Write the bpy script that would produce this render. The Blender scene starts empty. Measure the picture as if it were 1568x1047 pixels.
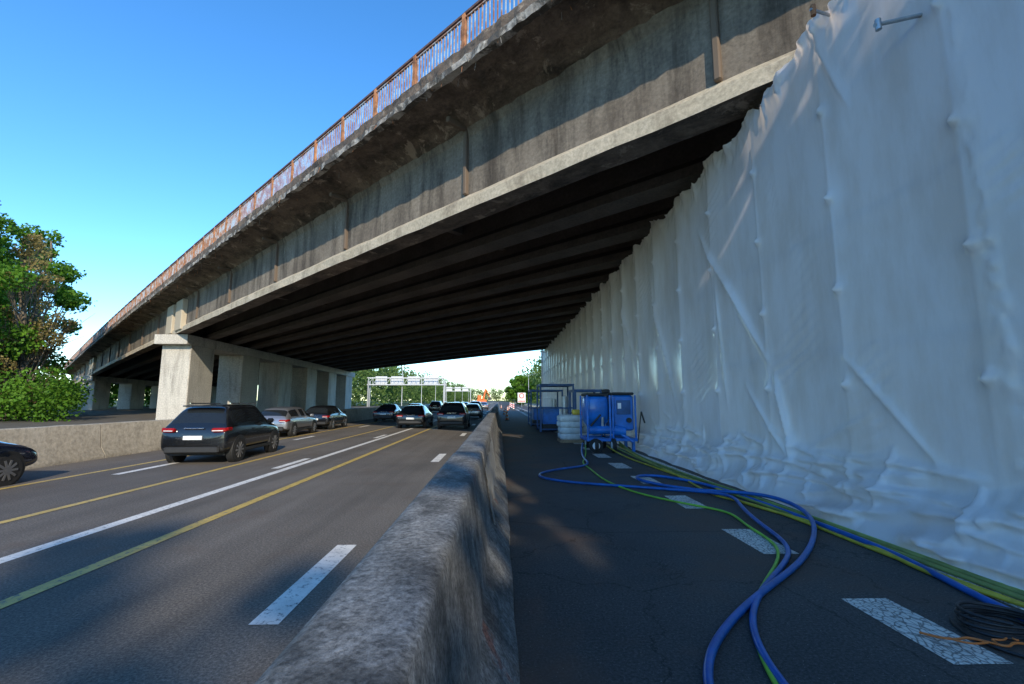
import bpy, math, random, bmesh
import numpy as np
from mathutils import Vector, Matrix, noise
random.seed(7); np.random.seed(7)
S=bpy.context.scene
COL=S.collection

# ------------------------------------------------------------------ materials
def new_mat(name):
    m=bpy.data.materials.new(name); m.use_nodes=True
    nt=m.node_tree; b=nt.nodes['Principled BSDF']
    return m,nt,b
def ramp(nt,stops):
    r=nt.nodes.new('ShaderNodeValToRGB')
    el=r.color_ramp.elements
    while len(el)<len(stops): el.new(0.5)
    for e,(p,c) in zip(el,stops):
        e.position=p; e.color=(c[0],c[1],c[2],1)
    return r
def coords(nt,kind='Object',scale=(1,1,1),rotz=0):
    tc=nt.nodes.new('ShaderNodeTexCoord'); mp=nt.nodes.new('ShaderNodeMapping')
    mp.inputs['Scale'].default_value=scale
    mp.inputs['Rotation'].default_value=(0,0,rotz)
    nt.links.new(tc.outputs[kind],mp.inputs[0]); return mp.outputs[0]
def noise_n(nt,vec,scale,detail=6,rough=0.6,dist=0.0):
    n=nt.nodes.new('ShaderNodeTexNoise'); n.inputs['Scale'].default_value=scale
    n.inputs['Detail'].default_value=detail; n.inputs['Roughness'].default_value=rough
    n.inputs['Distortion'].default_value=dist
    nt.links.new(vec,n.inputs['Vector']); return n.outputs['Fac']
def mixc(nt,f,a,b,mode='MIX'):
    m=nt.nodes.new('ShaderNodeMix'); m.data_type='RGBA'; m.blend_type=mode
    for sock,v in ((m.inputs[0],f),(m.inputs[6],a),(m.inputs[7],b)):
        if hasattr(v,'links'): nt.links.new(v,sock)
        else: sock.default_value=v if not isinstance(v,tuple) else (v[0],v[1],v[2],1)
    return m.outputs[2]
def bump(nt,b,h,strength=0.3,dist=0.02,prev=None):
    n=nt.nodes.new('ShaderNodeBump'); n.inputs['Strength'].default_value=strength
    n.inputs['Distance'].default_value=dist; nt.links.new(h,n.inputs['Height'])
    if prev is not None: nt.links.new(prev,n.inputs['Normal'])
    nt.links.new(n.outputs[0],b.inputs['Normal']); return n.outputs[0]
def simple(name,c,rough=0.5,metal=0.0,var=0.25,scale=6,bs=0.1,coat=0.0):
    m,nt,b=new_mat(name); v=coords(nt)
    f=noise_n(nt,v,scale)
    lo=tuple(x*(1-var) for x in c); hi=tuple(min(1,x*(1+var)) for x in c)
    r=ramp(nt,[(0.3,lo),(0.7,hi)]); nt.links.new(f,r.inputs[0])
    nt.links.new(r.outputs[0],b.inputs['Base Color'])
    b.inputs['Roughness'].default_value=rough; b.inputs['Metallic'].default_value=metal
    b.inputs['Coat Weight'].default_value=coat
    if bs>0: bump(nt,b,noise_n(nt,v,scale*8),bs,0.01)
    return m
def concrete(name,c1,c2,kind='Object',sc=(1,1,1),stain=(0.05,0.04,0.03),stain_lo=0.52,stain_hi=0.72,streak=(1.6,1.6,0.12),streakamt=0.6,big=0.5,bs=0.4,light=None,spall=None,grain=None):
    m,nt,b=new_mat(name)
    v=coords(nt,kind,sc)
    f=noise_n(nt,v,big,8,0.65); r=ramp(nt,[(0.32,c1),(0.68,c2)]); nt.links.new(f,r.inputs[0])
    vs=coords(nt,kind,streak)
    fs=noise_n(nt,vs,1.0,6,0.7,0.3); rs=ramp(nt,[(stain_lo,(0,0,0)),(stain_hi,(streakamt,)*3)]); nt.links.new(fs,rs.inputs[0])
    c=mixc(nt,rs.outputs[0],r.outputs[0],stain)
    f3=noise_n(nt,v,9,8,0.7); r3=ramp(nt,[(0.3,(0.62,)*3),(0.7,(1.25,)*3)]); nt.links.new(f3,r3.inputs[0])
    c=mixc(nt,1.0,c,r3.outputs[0],'MULTIPLY')
    if light:
        vl=coords(nt,kind,(streak[0]*0.7,streak[1]*0.7,streak[2]*1.3))
        fl=noise_n(nt,vl,1.7,5,0.7); rl=ramp(nt,[(0.64,(0,0,0)),(0.76,(0.8,)*3)]); nt.links.new(fl,rl.inputs[0])
        c=mixc(nt,rl.outputs[0],c,light)
    if spall:
        lo=spall[2] if len(spall)>2 else .57
        fp=noise_n(nt,v,spall[1],9,0.72,0.4); rp=ramp(nt,[(lo,(0,0,0)),(lo+.05,(0.8,)*3)]); nt.links.new(fp,rp.inputs[0])
        c=mixc(nt,rp.outputs[0],c,spall[0])
    if grain:
        fg=noise_n(nt,v,grain,4,0.8); rg=ramp(nt,[(0.36,(0.4,)*3),(0.5,(0.95,)*3),(0.66,(1.6,)*3)]); nt.links.new(fg,rg.inputs[0])
        c=mixc(nt,1.0,c,rg.outputs[0],'MULTIPLY')
    nt.links.new(c,b.inputs['Base Color'])
    b.inputs['Roughness'].default_value=0.88
    n1=bump(nt,b,f3,bs,0.03)
    bump(nt,b,fg if grain else noise_n(nt,v,60,4),bs*0.6,0.006,n1)
    return m

M={}
M['barrier']=concrete('barrier_concrete',(0.13,0.127,0.118),(0.27,0.26,0.24),streak=(3,3,2.0),streakamt=0.75,big=2.2,bs=0.4,stain=(0.05,0.048,0.044),stain_lo=.46,stain_hi=.62,grain=38,spall=((0.22,0.08,0.05),1.7,.62))
M['barrier_l']=concrete('pale_concrete',(0.40,0.34,0.25),(0.54,0.47,0.36),streakamt=0.5,big=0.6,streak=(1.5,0.7,0.5))
M['pier']=concrete('pier_concrete',(0.42,0.38,0.325),(0.58,0.54,0.47),streak=(1,1,0.15),streakamt=0.5,big=0.25)
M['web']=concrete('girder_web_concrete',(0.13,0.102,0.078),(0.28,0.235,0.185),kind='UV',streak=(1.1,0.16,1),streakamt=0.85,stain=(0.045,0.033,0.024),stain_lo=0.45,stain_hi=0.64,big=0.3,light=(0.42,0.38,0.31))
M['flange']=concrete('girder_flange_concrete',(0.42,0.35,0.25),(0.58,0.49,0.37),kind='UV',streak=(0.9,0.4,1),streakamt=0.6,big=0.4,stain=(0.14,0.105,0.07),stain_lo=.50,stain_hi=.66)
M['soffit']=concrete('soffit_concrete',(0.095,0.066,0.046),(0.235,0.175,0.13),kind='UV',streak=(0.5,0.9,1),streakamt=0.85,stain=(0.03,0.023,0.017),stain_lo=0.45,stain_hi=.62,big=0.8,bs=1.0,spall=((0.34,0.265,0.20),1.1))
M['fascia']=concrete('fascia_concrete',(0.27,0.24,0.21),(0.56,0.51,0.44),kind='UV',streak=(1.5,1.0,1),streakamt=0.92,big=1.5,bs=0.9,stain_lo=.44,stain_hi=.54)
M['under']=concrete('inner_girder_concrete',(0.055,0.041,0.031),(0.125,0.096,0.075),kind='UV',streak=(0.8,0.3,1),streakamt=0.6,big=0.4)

m,nt,b=new_mat('asphalt'); v=coords(nt)
f=noise_n(nt,v,0.35,8,0.6); r=ramp(nt,[(0.3,(0.108,0.093,0.077)),(0.7,(0.160,0.138,0.114))]); nt.links.new(f,r.inputs[0])
f2=noise_n(nt,v,42,4,0.85); r2=ramp(nt,[(0.32,(0.36,)*3),(0.5,(0.95,)*3),(0.70,(2.1,)*3)]); nt.links.new(f2,r2.inputs[0])
c=mixc(nt,1.0,r.outputs[0],r2.outputs[0],'MULTIPLY')
vs=coords(nt,'Object',(1.3,0.04,1)); fs=noise_n(nt,vs,1.0,4); rs=ramp(nt,[(0.4,(0.84,)*3),(0.62,(1.10,)*3)]); nt.links.new(fs,rs.inputs[0])
c=mixc(nt,1.0,c,rs.outputs[0],'MULTIPLY')
fr=noise_n(nt,v,1.1,6,.6); rr=ramp(nt,[(0.55,(0,0,0)),(0.7,(0.5,)*3)]); nt.links.new(fr,rr.inputs[0])
c=mixc(nt,rr.outputs[0],c,(0.12,0.086,0.063))
nt.links.new(c,b.inputs['Base Color']); b.inputs['Roughness'].default_value=0.82
b.inputs['Specular IOR Level'].default_value=0.3
n1=bump(nt,b,f2,0.6,0.012); M['asphalt']=m
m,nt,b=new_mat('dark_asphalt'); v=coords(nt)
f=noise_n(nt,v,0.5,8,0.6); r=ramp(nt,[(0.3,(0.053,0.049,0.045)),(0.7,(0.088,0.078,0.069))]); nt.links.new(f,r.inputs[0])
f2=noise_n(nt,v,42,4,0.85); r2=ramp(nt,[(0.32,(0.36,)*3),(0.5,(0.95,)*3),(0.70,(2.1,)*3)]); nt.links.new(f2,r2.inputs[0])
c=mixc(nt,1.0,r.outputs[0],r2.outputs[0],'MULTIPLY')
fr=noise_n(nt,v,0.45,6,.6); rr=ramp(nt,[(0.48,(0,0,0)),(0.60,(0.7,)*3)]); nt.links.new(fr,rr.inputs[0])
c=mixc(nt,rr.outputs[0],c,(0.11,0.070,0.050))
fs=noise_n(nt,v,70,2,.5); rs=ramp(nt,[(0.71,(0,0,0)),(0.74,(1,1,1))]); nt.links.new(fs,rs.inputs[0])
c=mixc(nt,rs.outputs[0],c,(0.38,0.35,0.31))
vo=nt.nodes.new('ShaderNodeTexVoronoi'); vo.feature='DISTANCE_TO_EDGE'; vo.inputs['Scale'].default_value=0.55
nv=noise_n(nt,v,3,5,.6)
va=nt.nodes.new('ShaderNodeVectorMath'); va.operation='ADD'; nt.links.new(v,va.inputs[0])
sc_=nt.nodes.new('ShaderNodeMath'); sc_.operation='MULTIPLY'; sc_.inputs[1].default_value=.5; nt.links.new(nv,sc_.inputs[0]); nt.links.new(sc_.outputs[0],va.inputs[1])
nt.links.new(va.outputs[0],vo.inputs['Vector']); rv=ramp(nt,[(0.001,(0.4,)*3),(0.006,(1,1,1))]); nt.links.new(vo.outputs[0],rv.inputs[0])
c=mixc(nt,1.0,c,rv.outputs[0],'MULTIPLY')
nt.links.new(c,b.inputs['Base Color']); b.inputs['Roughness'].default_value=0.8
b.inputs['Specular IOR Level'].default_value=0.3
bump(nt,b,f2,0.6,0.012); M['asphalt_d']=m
def paint(name,col,amt=0.47,prof=False):
    m,nt,b=new_mat(name); v=coords(nt)
    f=noise_n(nt,v,14,9,0.8); r=ramp(nt,[(amt-0.09,(0,0,0)),(amt-0.01,(1,1,1))]); nt.links.new(f,r.inputs[0])
    f3=noise_n(nt,v,2.5,5); r3=ramp(nt,[(0.3,(0.72,)*3),(0.7,(1.05,)*3)]); nt.links.new(f3,r3.inputs[0])
    cc=mixc(nt,1.0,col,r3.outputs[0],'MULTIPLY')
    c=mixc(nt,r.outputs[0],(0.11,0.105,0.1),cc); hgt=noise_n(nt,v,45,3)
    if prof:
        vo=nt.nodes.new('ShaderNodeTexVoronoi'); vo.feature='DISTANCE_TO_EDGE'; vo.inputs['Scale'].default_value=16
        nt.links.new(coords(nt,'Object',(1.3,0.8,1),0.5),vo.inputs['Vector'])
        rv=ramp(nt,[(0.02,(0.28,)*3),(0.11,(1,1,1))]); nt.links.new(vo.outputs[0],rv.inputs[0])
        c=mixc(nt,1.0,c,rv.outputs[0],'MULTIPLY'); hgt=rv.outputs[0]
    nt.links.new(c,b.inputs['Base Color']); b.inputs['Roughness'].default_value=0.6
    bump(nt,b,hgt,0.5,0.01); return m
M['white_paint']=paint('white_paint',(0.82,0.77,0.69),0.47)
M['white_prof']=paint('white_profiled_paint',(0.76,0.69,0.60),0.46,True)
M['yellow_paint']=paint('yellow_paint',(0.62,0.42,0.10),0.48)

m,nt,b=new_mat('grass'); v=coords(nt)
f=noise_n(nt,v,0.3,8); r=ramp(nt,[(0.3,(0.035,0.06,0.015)),(0.7,(0.08,0.11,0.03))]); nt.links.new(f,r.inputs[0])
nt.links.new(r.outputs[0],b.inputs['Base Color']); b.inputs['Roughness'].default_value=0.95
bump(nt,b,noise_n(nt,v,12,6),0.8,0.1); M['grass']=m
M['dirt']=simple('dirt',(0.10,0.08,0.055),0.95,var=0.4,scale=1.5,bs=0.6)
def foliage(name,a,bb,cc):
    m,nt,b=new_mat(name); v=coords(nt)
    f=noise_n(nt,v,0.55,3,0.6); f2=noise_n(nt,v,4.0,2)
    r=ramp(nt,[(0.3,a),(0.5,bb),(0.72,cc)]); nt.links.new(f,r.inputs[0])
    r2=ramp(nt,[(0.3,(0.6,)*3),(0.7,(1.4,)*3)]); nt.links.new(f2,r2.inputs[0])
    c=mixc(nt,1.0,r.outputs[0],r2.outputs[0],'MULTIPLY')
    nt.links.new(c,b.inputs['Base Color']); b.inputs['Roughness'].default_value=0.6
    b.inputs['Specular IOR Level'].default_value=0.25
    tr=nt.nodes.new('ShaderNodeBsdfTranslucent'); nt.links.new(c,tr.inputs[0])
    mx=nt.nodes.new('ShaderNodeMixShader'); mx.inputs[0].default_value=0.4
    nt.links.new(b.outputs[0],mx.inputs[1]); nt.links.new(tr.outputs[0],mx.inputs[2])
    nt.links.new(mx.outputs[0],nt.nodes['Material Output'].inputs[0]); return m
M['leaf']=foliage('leaf_green',(0.05,0.12,0.010),(0.095,0.21,0.016),(0.155,0.30,0.027))
M['leaf_y']=foliage('leaf_yellowish',(0.14,0.115,0.04),(0.27,0.21,0.07),(0.36,0.29,0.11))
M['leaf_far']=foliage('leaf_distant',(0.07,0.13,0.03),(0.12,0.19,0.045),(0.17,0.25,0.06))
M['bark']=simple('bark',(0.15,0.12,0.085),0.9,var=0.4,scale=4,bs=0.5)

m,nt,b=new_mat('shrink_wrap_sheet'); v=coords(nt)
f=noise_n(nt,v,0.35,4); r=ramp(nt,[(0.3,(0.76,0.69,0.69)),(0.7,(0.84,0.79,0.79))]); nt.links.new(f,r.inputs[0])
fd=noise_n(nt,coords(nt,'Object',(1,1.2,.35)),1.3,7,.65); rd=ramp(nt,[(0.38,(0.84,0.80,0.76)),(0.58,(1,1,1))]); nt.links.new(fd,rd.inputs[0])
cc=mixc(nt,1.0,r.outputs[0],rd.outputs[0],'MULTIPLY')
nt.links.new(cc,b.inputs['Base Color'])
b.inputs['Roughness'].default_value=0.22; b.inputs['Specular IOR Level'].default_value=0.6
f2=noise_n(nt,coords(nt,'Object',(1,0.8,0.5)),0.9,2,0.4,0.3)
n1=bump(nt,b,f2,0.04,0.12)
f3=noise_n(nt,coords(nt,'Object',(1,1.6,0.9)),9,3,0.5,1.0)
n2=bump(nt,b,f3,0.05,0.012,n1)
tr=nt.nodes.new('ShaderNodeBsdfTranslucent'); tr.inputs[0].default_value=(0.92,0.83,0.82,1)
mx=nt.nodes.new('ShaderNodeMixShader'); mx.inputs[0].default_value=0.34
nt.links.new(b.outputs[0],mx.inputs[1]); nt.links.new(tr.outputs[0],mx.inputs[2])
nt.links.new(mx.outputs[0],nt.nodes['Material Output'].inputs[0]); M['tarp']=m

m,nt,b=new_mat('weathered_blue_rail_paint'); v=coords(nt)
f=noise_n(nt,v,2.2,8,0.7); r=ramp(nt,[(0.42,(0.28,0.12,0.06)),(0.50,(0.40,0.24,0.16)),(0.57,(0.38,0.43,0.48))]); nt.links.new(f,r.inputs[0])
nt.links.new(r.outputs[0],b.inputs['Base Color']); b.inputs['Roughness'].default_value=0.7; M['rail']=m
M['rust']=simple('rust_paint',(0.36,0.15,0.065),0.85,var=0.6,scale=4,bs=0.4)
M['rail_dark']=simple('dark_steel_rail',(0.12,0.065,0.05),0.7,var=0.4)
M['black_paint']=simple('black_car_paint',(0.008,0.009,0.011),0.2,var=0.1,bs=0,coat=0.6)
M['silver_paint']=simple('silver_car_paint',(0.28,0.28,0.29),0.28,0.6,var=0.05,bs=0,coat=0.8)
M['blue_paint']=simple('dark_blue_car_paint',(0.010,0.014,0.03),0.22,var=0.1,bs=0,coat=0.8)
M['red_paint']=simple('red_car_paint',(0.25,0.02,0.015),0.25,var=0.1,bs=0,coat=0.8)
M['white_car']=simple('white_car_paint',(0.6,0.6,0.6),0.25,var=0.05,bs=0,coat=0.8)
M['glass']=simple('car_glass',(0.015,0.018,0.02),0.05,var=0.05,bs=0)
M['tyre']=simple('tyre_rubber',(0.02,0.02,0.02),0.85,var=0.3,scale=20)
M['rim']=simple('alloy_rim',(0.35,0.35,0.36),0.35,0.8,var=0.1,bs=0)
M['trim']=simple('black_plastic_trim',(0.02,0.02,0.02),0.6,var=0.2)
M['chrome']=simple('chrome',(0.6,0.6,0.62),0.15,1.0,var=0.05,bs=0)
M['tail']=simple('tail_lamp_red',(0.28,0.006,0.006),0.15,var=0.1,bs=0)
M['plate']=simple('number_plate',(0.7,0.7,0.68),0.5,var=0.08,bs=0)
M['steel']=simple('galvanised_steel',(0.42,0.43,0.44),0.45,0.7,var=0.2)
M['white_steel']=simple('pale_painted_steel',(0.55,0.56,0.56),0.5,var=0.1)
M['blue_mach']=simple('blue_machine_paint',(0.012,0.15,0.50),0.35,var=0.3,scale=3,coat=0.3)
M['navy']=simple('navy_container_paint',(0.025,0.08,0.2),0.5,var=0.4,scale=2)
M['hose_blue']=simple('blue_hose_rubber',(0.010,0.10,0.34),0.32,var=0.3,scale=4)
M['hose_green']=simple('green_hose_rubber',(0.24,0.48,0.04),0.45,var=0.25,scale=4)
M['hose_yellow']=simple('yellow_hose_rubber',(0.5,0.36,0.03),0.45,var=0.3,scale=4)
M['hose_olive']=simple('olive_hose_rubber',(0.22,0.24,0.06),0.5,var=0.3,scale=4)
M['hose_black']=simple('black_cable_rubber',(0.02,0.015,0.015),0.5,var=0.2)
M['orange']=simple('orange_plastic',(0.65,0.16,0.03),0.5,var=0.2)
M['sack']=simple('white_woven_sack',(0.55,0.55,0.53),0.6,var=0.2,scale=5,bs=0.4)
M['wood']=simple('pallet_wood',(0.28,0.19,0.11),0.8,var=0.3,scale=8)
M['yel']=simple('yellow_plastic',(0.6,0.4,0.04),0.5,var=0.2)
M['red']=simple('red_sign_paint',(0.55,0.02,0.02),0.4,var=0.1,bs=0)
M['wht']=simple('white_sign_paint',(0.75,0.75,0.75),0.4,var=0.05,bs=0)
m,nt,b=new_mat('thin_plastic_sheet'); b.inputs['Base Color'].default_value=(0.42,0.42,0.40,1); b.inputs['Roughness'].default_value=0.3
v=coords(nt); bump(nt,b,noise_n(nt,v,7,6,0.7),0.8,0.05); b.inputs['Alpha'].default_value=0.55; M['film']=m

# ------------------------------------------------------------------ mesh builder
class MB:
    def __init__(s): s.v=[];s.f=[];s.m=[];s.sm=[];s.mats=[]
    def mi(s,mat):
        if mat not in s.mats: s.mats.append(mat)
        return s.mats.index(mat)
    def add(s,vs,fs,mat,smooth=False):
        o=len(s.v); s.v+= [tuple(p) for p in vs]; k=s.mi(mat)
        for f in fs: s.f.append([o+i for i in f]); s.m.append(k); s.sm.append(smooth)
    def box(s,c,d,mat,rz=0,rx=0,ry=0,taper=1.0,ch=0.0):
        hx,hy,hz=d[0]/2,d[1]/2,d[2]/2
        R=Matrix.Rotation(rz,3,'Z')@Matrix.Rotation(ry,3,'Y')@Matrix.Rotation(rx,3,'X')
        if ch<=0:
            P=[]
            for z in (-hz,hz):
                t=taper if z>0 else 1
                P+=[(-hx*t,-hy*t,z),(hx*t,-hy*t,z),(hx*t,hy*t,z),(-hx*t,hy*t,z)]
            F=[(0,3,2,1),(4,5,6,7),(0,1,5,4),(1,2,6,5),(2,3,7,6),(3,0,4,7)]
        else:
            P=[];ch=min(ch,hx*.9,hy*.9,hz*.9)
            for (z,ins) in ((-hz,ch),(-hz+ch,0),(hz-ch,0),(hz,ch)):
                a,b_=hx-ins,hy-ins; t=taper if z>0 else 1; a*=t;b_*=t; c_=ch
                P+=[(-a+c_,-b_,z),(a-c_,-b_,z),(a,-b_+c_,z),(a,b_-c_,z),(a-c_,b_,z),(-a+c_,b_,z),(-a,b_-c_,z),(-a,-b_+c_,z)]
            F=[tuple(range(7,-1,-1)),tuple(range(24,32))]
            for k in range(3):
                for i in range(8): F.append((k*8+i,k*8+(i+1)%8,(k+1)*8+(i+1)%8,(k+1)*8+i))
        s.add([Vector(c)+R@Vector(p) for p in P],F,mat)
    def cyl(s,p0,p1,r0,r1,mat,n=10,cap=True,smooth=True):
        p0=Vector(p0);p1=Vector(p1);d=(p1-p0).normalized()
        a=d.orthogonal().normalized();b=d.cross(a)
        P=[]
        for p,r in((p0,r0),(p1,r1)):
            for i in range(n):
                t=2*math.pi*i/n; P.append(p+(a*math.cos(t)+b*math.sin(t))*r)
        s.add(P,[(i,(i+1)%n,n+(i+1)%n,n+i) for i in range(n)],mat,smooth)
        if cap: s.add(P,[tuple(range(n-1,-1,-1)),tuple(range(n,2*n))],mat)
    def sell(s,c,r,mat,e=0.5,nu=14,nv=9,rz=0):
        def pw(x): return math.copysign(abs(x)**e,x)
        P=[];F=[];R=Matrix.Rotation(rz,3,'Z')
        for j in range(nv):
            ph=-math.pi/2+math.pi*j/(nv-1)
            for i in range(nu):
                th=2*math.pi*i/nu
                P.append(Vector(c)+R@Vector((r[0]*pw(math.cos(ph))*pw(math.cos(th)),r[1]*pw(math.cos(ph))*pw(math.sin(th)),r[2]*pw(math.sin(ph)))))
        for j in range(nv-1):
            for i in range(nu): F.append((j*nu+i,j*nu+(i+1)%nu,(j+1)*nu+(i+1)%nu,(j+1)*nu+i))
        s.add(P,F,mat,True)
    def build(s,name,parent=None,uvs=None):
        me=bpy.data.meshes.new(name); me.from_pydata(s.v,[],s.f)
        for mt in s.mats: me.materials.append(mt)
        me.polygons.foreach_set('material_index',s.m); me.polygons.foreach_set('use_smooth',s.sm)
        me.update(); o=bpy.data.objects.new(name,me); COL.objects.link(o)
        if parent: o.parent=parent
        return o
def empty(name,loc=(0,0,0),rz=0):
    e=bpy.data.objects.new(name,None); e.location=loc; e.rotation_euler=(0,0,rz); e.empty_display_size=0.5; COL.objects.link(e); return e
def quads(name,Q,mat,parent=None):
    n=len(Q); me=bpy.data.meshes.new(name)
    me.vertices.add(n*4); me.vertices.foreach_set('co',Q.reshape(-1).astype(np.float32))
    me.loops.add(n*4); me.loops.foreach_set('vertex_index',np.arange(n*4,dtype=np.int32))
    me.polygons.add(n); me.polygons.foreach_set('loop_start',np.arange(0,n*4,4,dtype=np.int32))
    try: me.polygons.foreach_set('loop_total',np.full(n,4,dtype=np.int32))
    except Exception: pass
    me.materials.append(mat); me.update(calc_edges=True); me.validate()
    o=bpy.data.objects.new(name,me); COL.objects.link(o)
    if parent: o.parent=parent
    return o
def leaves(C,size):
    n=len(C); a=np.random.normal(size=(n,3)); a/=np.linalg.norm(a,axis=1)[:,None]
    t=np.random.normal(size=(n,3)); b=np.cross(a,t); b/=np.linalg.norm(b,axis=1)[:,None]
    s=size*np.random.uniform(0.6,1.3,(n,1)); a=a*s*0.5; b=b*s*0.36
    return np.stack([C-a,C+b,C+a,C-b],axis=1)

# ------------------------------------------------------------------ bridge
def bp(s,off,z):
    return (5.2-0.7197*s+0.6943*off, 8.64+0.6943*s+0.7197*off, z-0.00015*max(s,0)**2)
def bloft(mb_name,profile,mats,s0,s1,step,parent,closed=True,jit=0,fine=1.3):
    ns=max(1,int(round((s1-s0)/step))); vs=[];fs=[];mi=[];uv=[]
    L=[0]
    P=profile+[profile[0]] if closed else profile
    for i in range(1,len(P)): L.append(L[-1]+math.hypot(P[i][0]-P[i-1][0],P[i][1]-P[i-1][1]))
    n=len(profile)
    for k in range(ns+1):
        s=s0+(s1-s0)*k/ns
        for (o,z) in profile:
            if jit:
                o+=jit*noise.noise(Vector((s*fine,o*2,z*2))); z+=jit*noise.noise(Vector((s*fine*1.3,o*2+9,z*2)))
            vs.append(bp(s,o,z))
    seg=n if closed else n-1
    ml=[]
    for mt in mats:
        if mt not in ml: ml.append(mt)
    for k in range(ns):
        sa=s0+(s1-s0)*k/ns; sb=s0+(s1-s0)*(k+1)/ns
        for i in range(seg):
            j=(i+1)%n
            fs.append((k*n+i,k*n+j,(k+1)*n+j,(k+1)*n+i)); mi.append(ml.index(mats[i]))
            uv+=[(sa,L[i]),(sa,L[i+1]),(sb,L[i+1]),(sb,L[i])]
    if closed:
        for base in (0,ns*n):
            fs.append(tuple(base+i for i in range(n))); mi.append(0); uv+=[(p[0],p[1]) for p in profile]
    me=bpy.data.meshes.new(mb_name); me.from_pydata(vs,[],fs)
    for mt in ml: me.materials.append(mt)
    me.polygons.foreach_set('material_index',mi)
    ul=me.uv_layers.new(name='UV'); ul.data.foreach_set('uv',[c for p in uv for c in p])
    me.update(); o=bpy.data.objects.new(mb_name,me); COL.objects.link(o); o.parent=parent; return o

bridge=empty('concrete_road_bridge')
S0,S1=-32,150
W,FL,SO,FA,UN=M['web'],M['flange'],M['soffit'],M['fascia'],M['under']
prof=[(-0.26,8.02),(-0.26,8.40),(0.0,8.66),(0.0,10.75),(-0.12,11.05),(0.35,11.0),(0.35,8.62),(0.6,8.38),(0.6,8.02)]
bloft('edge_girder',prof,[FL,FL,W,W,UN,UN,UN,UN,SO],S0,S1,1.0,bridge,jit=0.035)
for i in range(1,13):
    o=i*2.72
    pr=[(o-0.3,8.0),(o-0.3,8.3),(o,8.6),(o,11.0),(o+0.3,11.0),(o+0.3,8.6),(o+0.6,8.3),(o+0.6,8.0)]
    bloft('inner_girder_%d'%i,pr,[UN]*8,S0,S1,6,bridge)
pr=[(-1.72,11.44),(-1.2,11.38),(-0.8,11.3),(-0.35,11.16),(0.0,10.98),(34.6,10.98),(34.6,12.0),(-1.70,12.0)]
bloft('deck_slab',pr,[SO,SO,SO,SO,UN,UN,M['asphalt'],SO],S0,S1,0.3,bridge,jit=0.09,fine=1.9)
pr=[(-1.95,11.34),(-1.95,11.56),(-1.86,11.62),(-1.86,12.0),(-1.3,12.06),(-1.3,11.9),(-1.715,11.9),(-1.715,11.36)]
bloft('parapet_kerb',pr,[FA,FA,SO,FA,FA,FA,FA,FA],S0,S1,0.22,bridge,jit=0.07,fine=3.0)
mb=MB(); ang=math.atan2(0.6943,-0.7197)
for s in list(np.arange(-24,44,8.2))+list(np.arange(56,140,8.2)):
    c=bp(s,-0.04,9.85); mb.box(c,(0.16,0.2,2.35),SO,rz=ang,ch=.03)
    c=bp(s,-0.45,11.04); mb.box(c,(0.16,0.9,0.2),SO,rz=ang,ch=.03)
mb.build('web_stiffeners',bridge)
mb=MB()
for s in (46.2,49.6,106.2,109.6):
    c=bp(s,-0.02,9.55); mb.box(c,(2.2,0.75,2.7),FL,rz=ang,ch=0.05)
mb.build('girder_end_blocks',bridge)
mb=MB()
for s in (12,30):
    for i in range(12):
        c=bp(s,i*2.72+1.5,9.8); mb.box(c,(0.3,2.1,2.0),UN,rz=ang)
mb.build('cross_diaphragms',bridge)
mb=MB()
for _ in range(110):
    s=random.uniform(-4,70); x,y,z=bp(s,-1.95+random.uniform(0,.5)**2*3,11.38); l=random.uniform(.05,.28)
    mb.cyl((x,y,z+.1),(x+random.uniform(-.08,.08),y+random.uniform(-.08,.08),z-l),0.014,0.006,M['rust'] if random.random()<.5 else M['fascia'],4)
mb.build('exposed_rebar',bridge)
mb=MB()
s=-30.0
while s<148:
    x,y,z=bp(s,-1.6,12.0); mb.box((x,y,z+0.69),(0.13,0.1,1.34),M['rust'],rz=ang)
    for j in range(1,16):
        x,y,z=bp(s+j*0.155,-1.6,12.0)
        l=random.uniform(-.03,.03)
        mb.box((x,y,z+0.68),(0.035,0.03,1.1),M['rail'],rz=ang,ry=l*.6)
    for zz,h,mt in ((1.37,0.08,M['rail_dark']),(1.22,0.04,M['rail']),(0.14,0.05,M['rail'])):
        x,y,z=bp(s+1.24,-1.6-0.0,12.0); mb.box((x,y,z+zz),(2.48,0.07,h),mt,rz=ang,)
    s+=2.48
mb.build('railing',bridge)
def pier(xc,w,Ys,d,ycap0,ycap1):
    mb=MB()
    def zb(Y):
        dx=xc-5.2; dy=Y-8.64; s=-0.7197*dx+0.6943*dy
        return 8.0-0.00015*max(s,0)**2
    P=[];F=[]; n=12
    for i in range(n+1):
        Y=ycap0+(ycap1-ycap0)*i/n; t=zb(Y)-0.03
        P+=[(xc-w/2-0.15,Y,t-0.85),(xc+w/2+0.15,Y,t-0.85),(xc+w/2+0.15,Y,t),(xc-w/2-0.15,Y,t)]
    for i in range(n):
        for j in range(4): F.append((i*4+j,i*4+(j+1)%4,i*4+4+(j+1)%4,i*4+4+j))
    F+= [(3,2,1,0),(n*4,n*4+1,n*4+2,n*4+3)]
    mb.add(P,F,M['pier'])
    for Y in Ys:
        t=zb(Y+d/2)-0.85
        mb.box((xc,Y+d/2,t/2),(w,d,t),M['pier'],ch=0.06)
    for i in range(0,12):
        Y=ycap0+2+i*(ycap1-ycap0-3)/12
        mb.box((xc,Y+1,zb(Y)+0.9),(0.5,3.3,1.7),M['under'])
    return mb.build('pier_wall',bridge)
pier(-29.3,2.6,[42+8.5*i for i in range(6)],3.5,41.2,89)
pier(-74.5,2.6,[85+8.5*i for i in range(6)],3.5,84.2,132)

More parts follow.
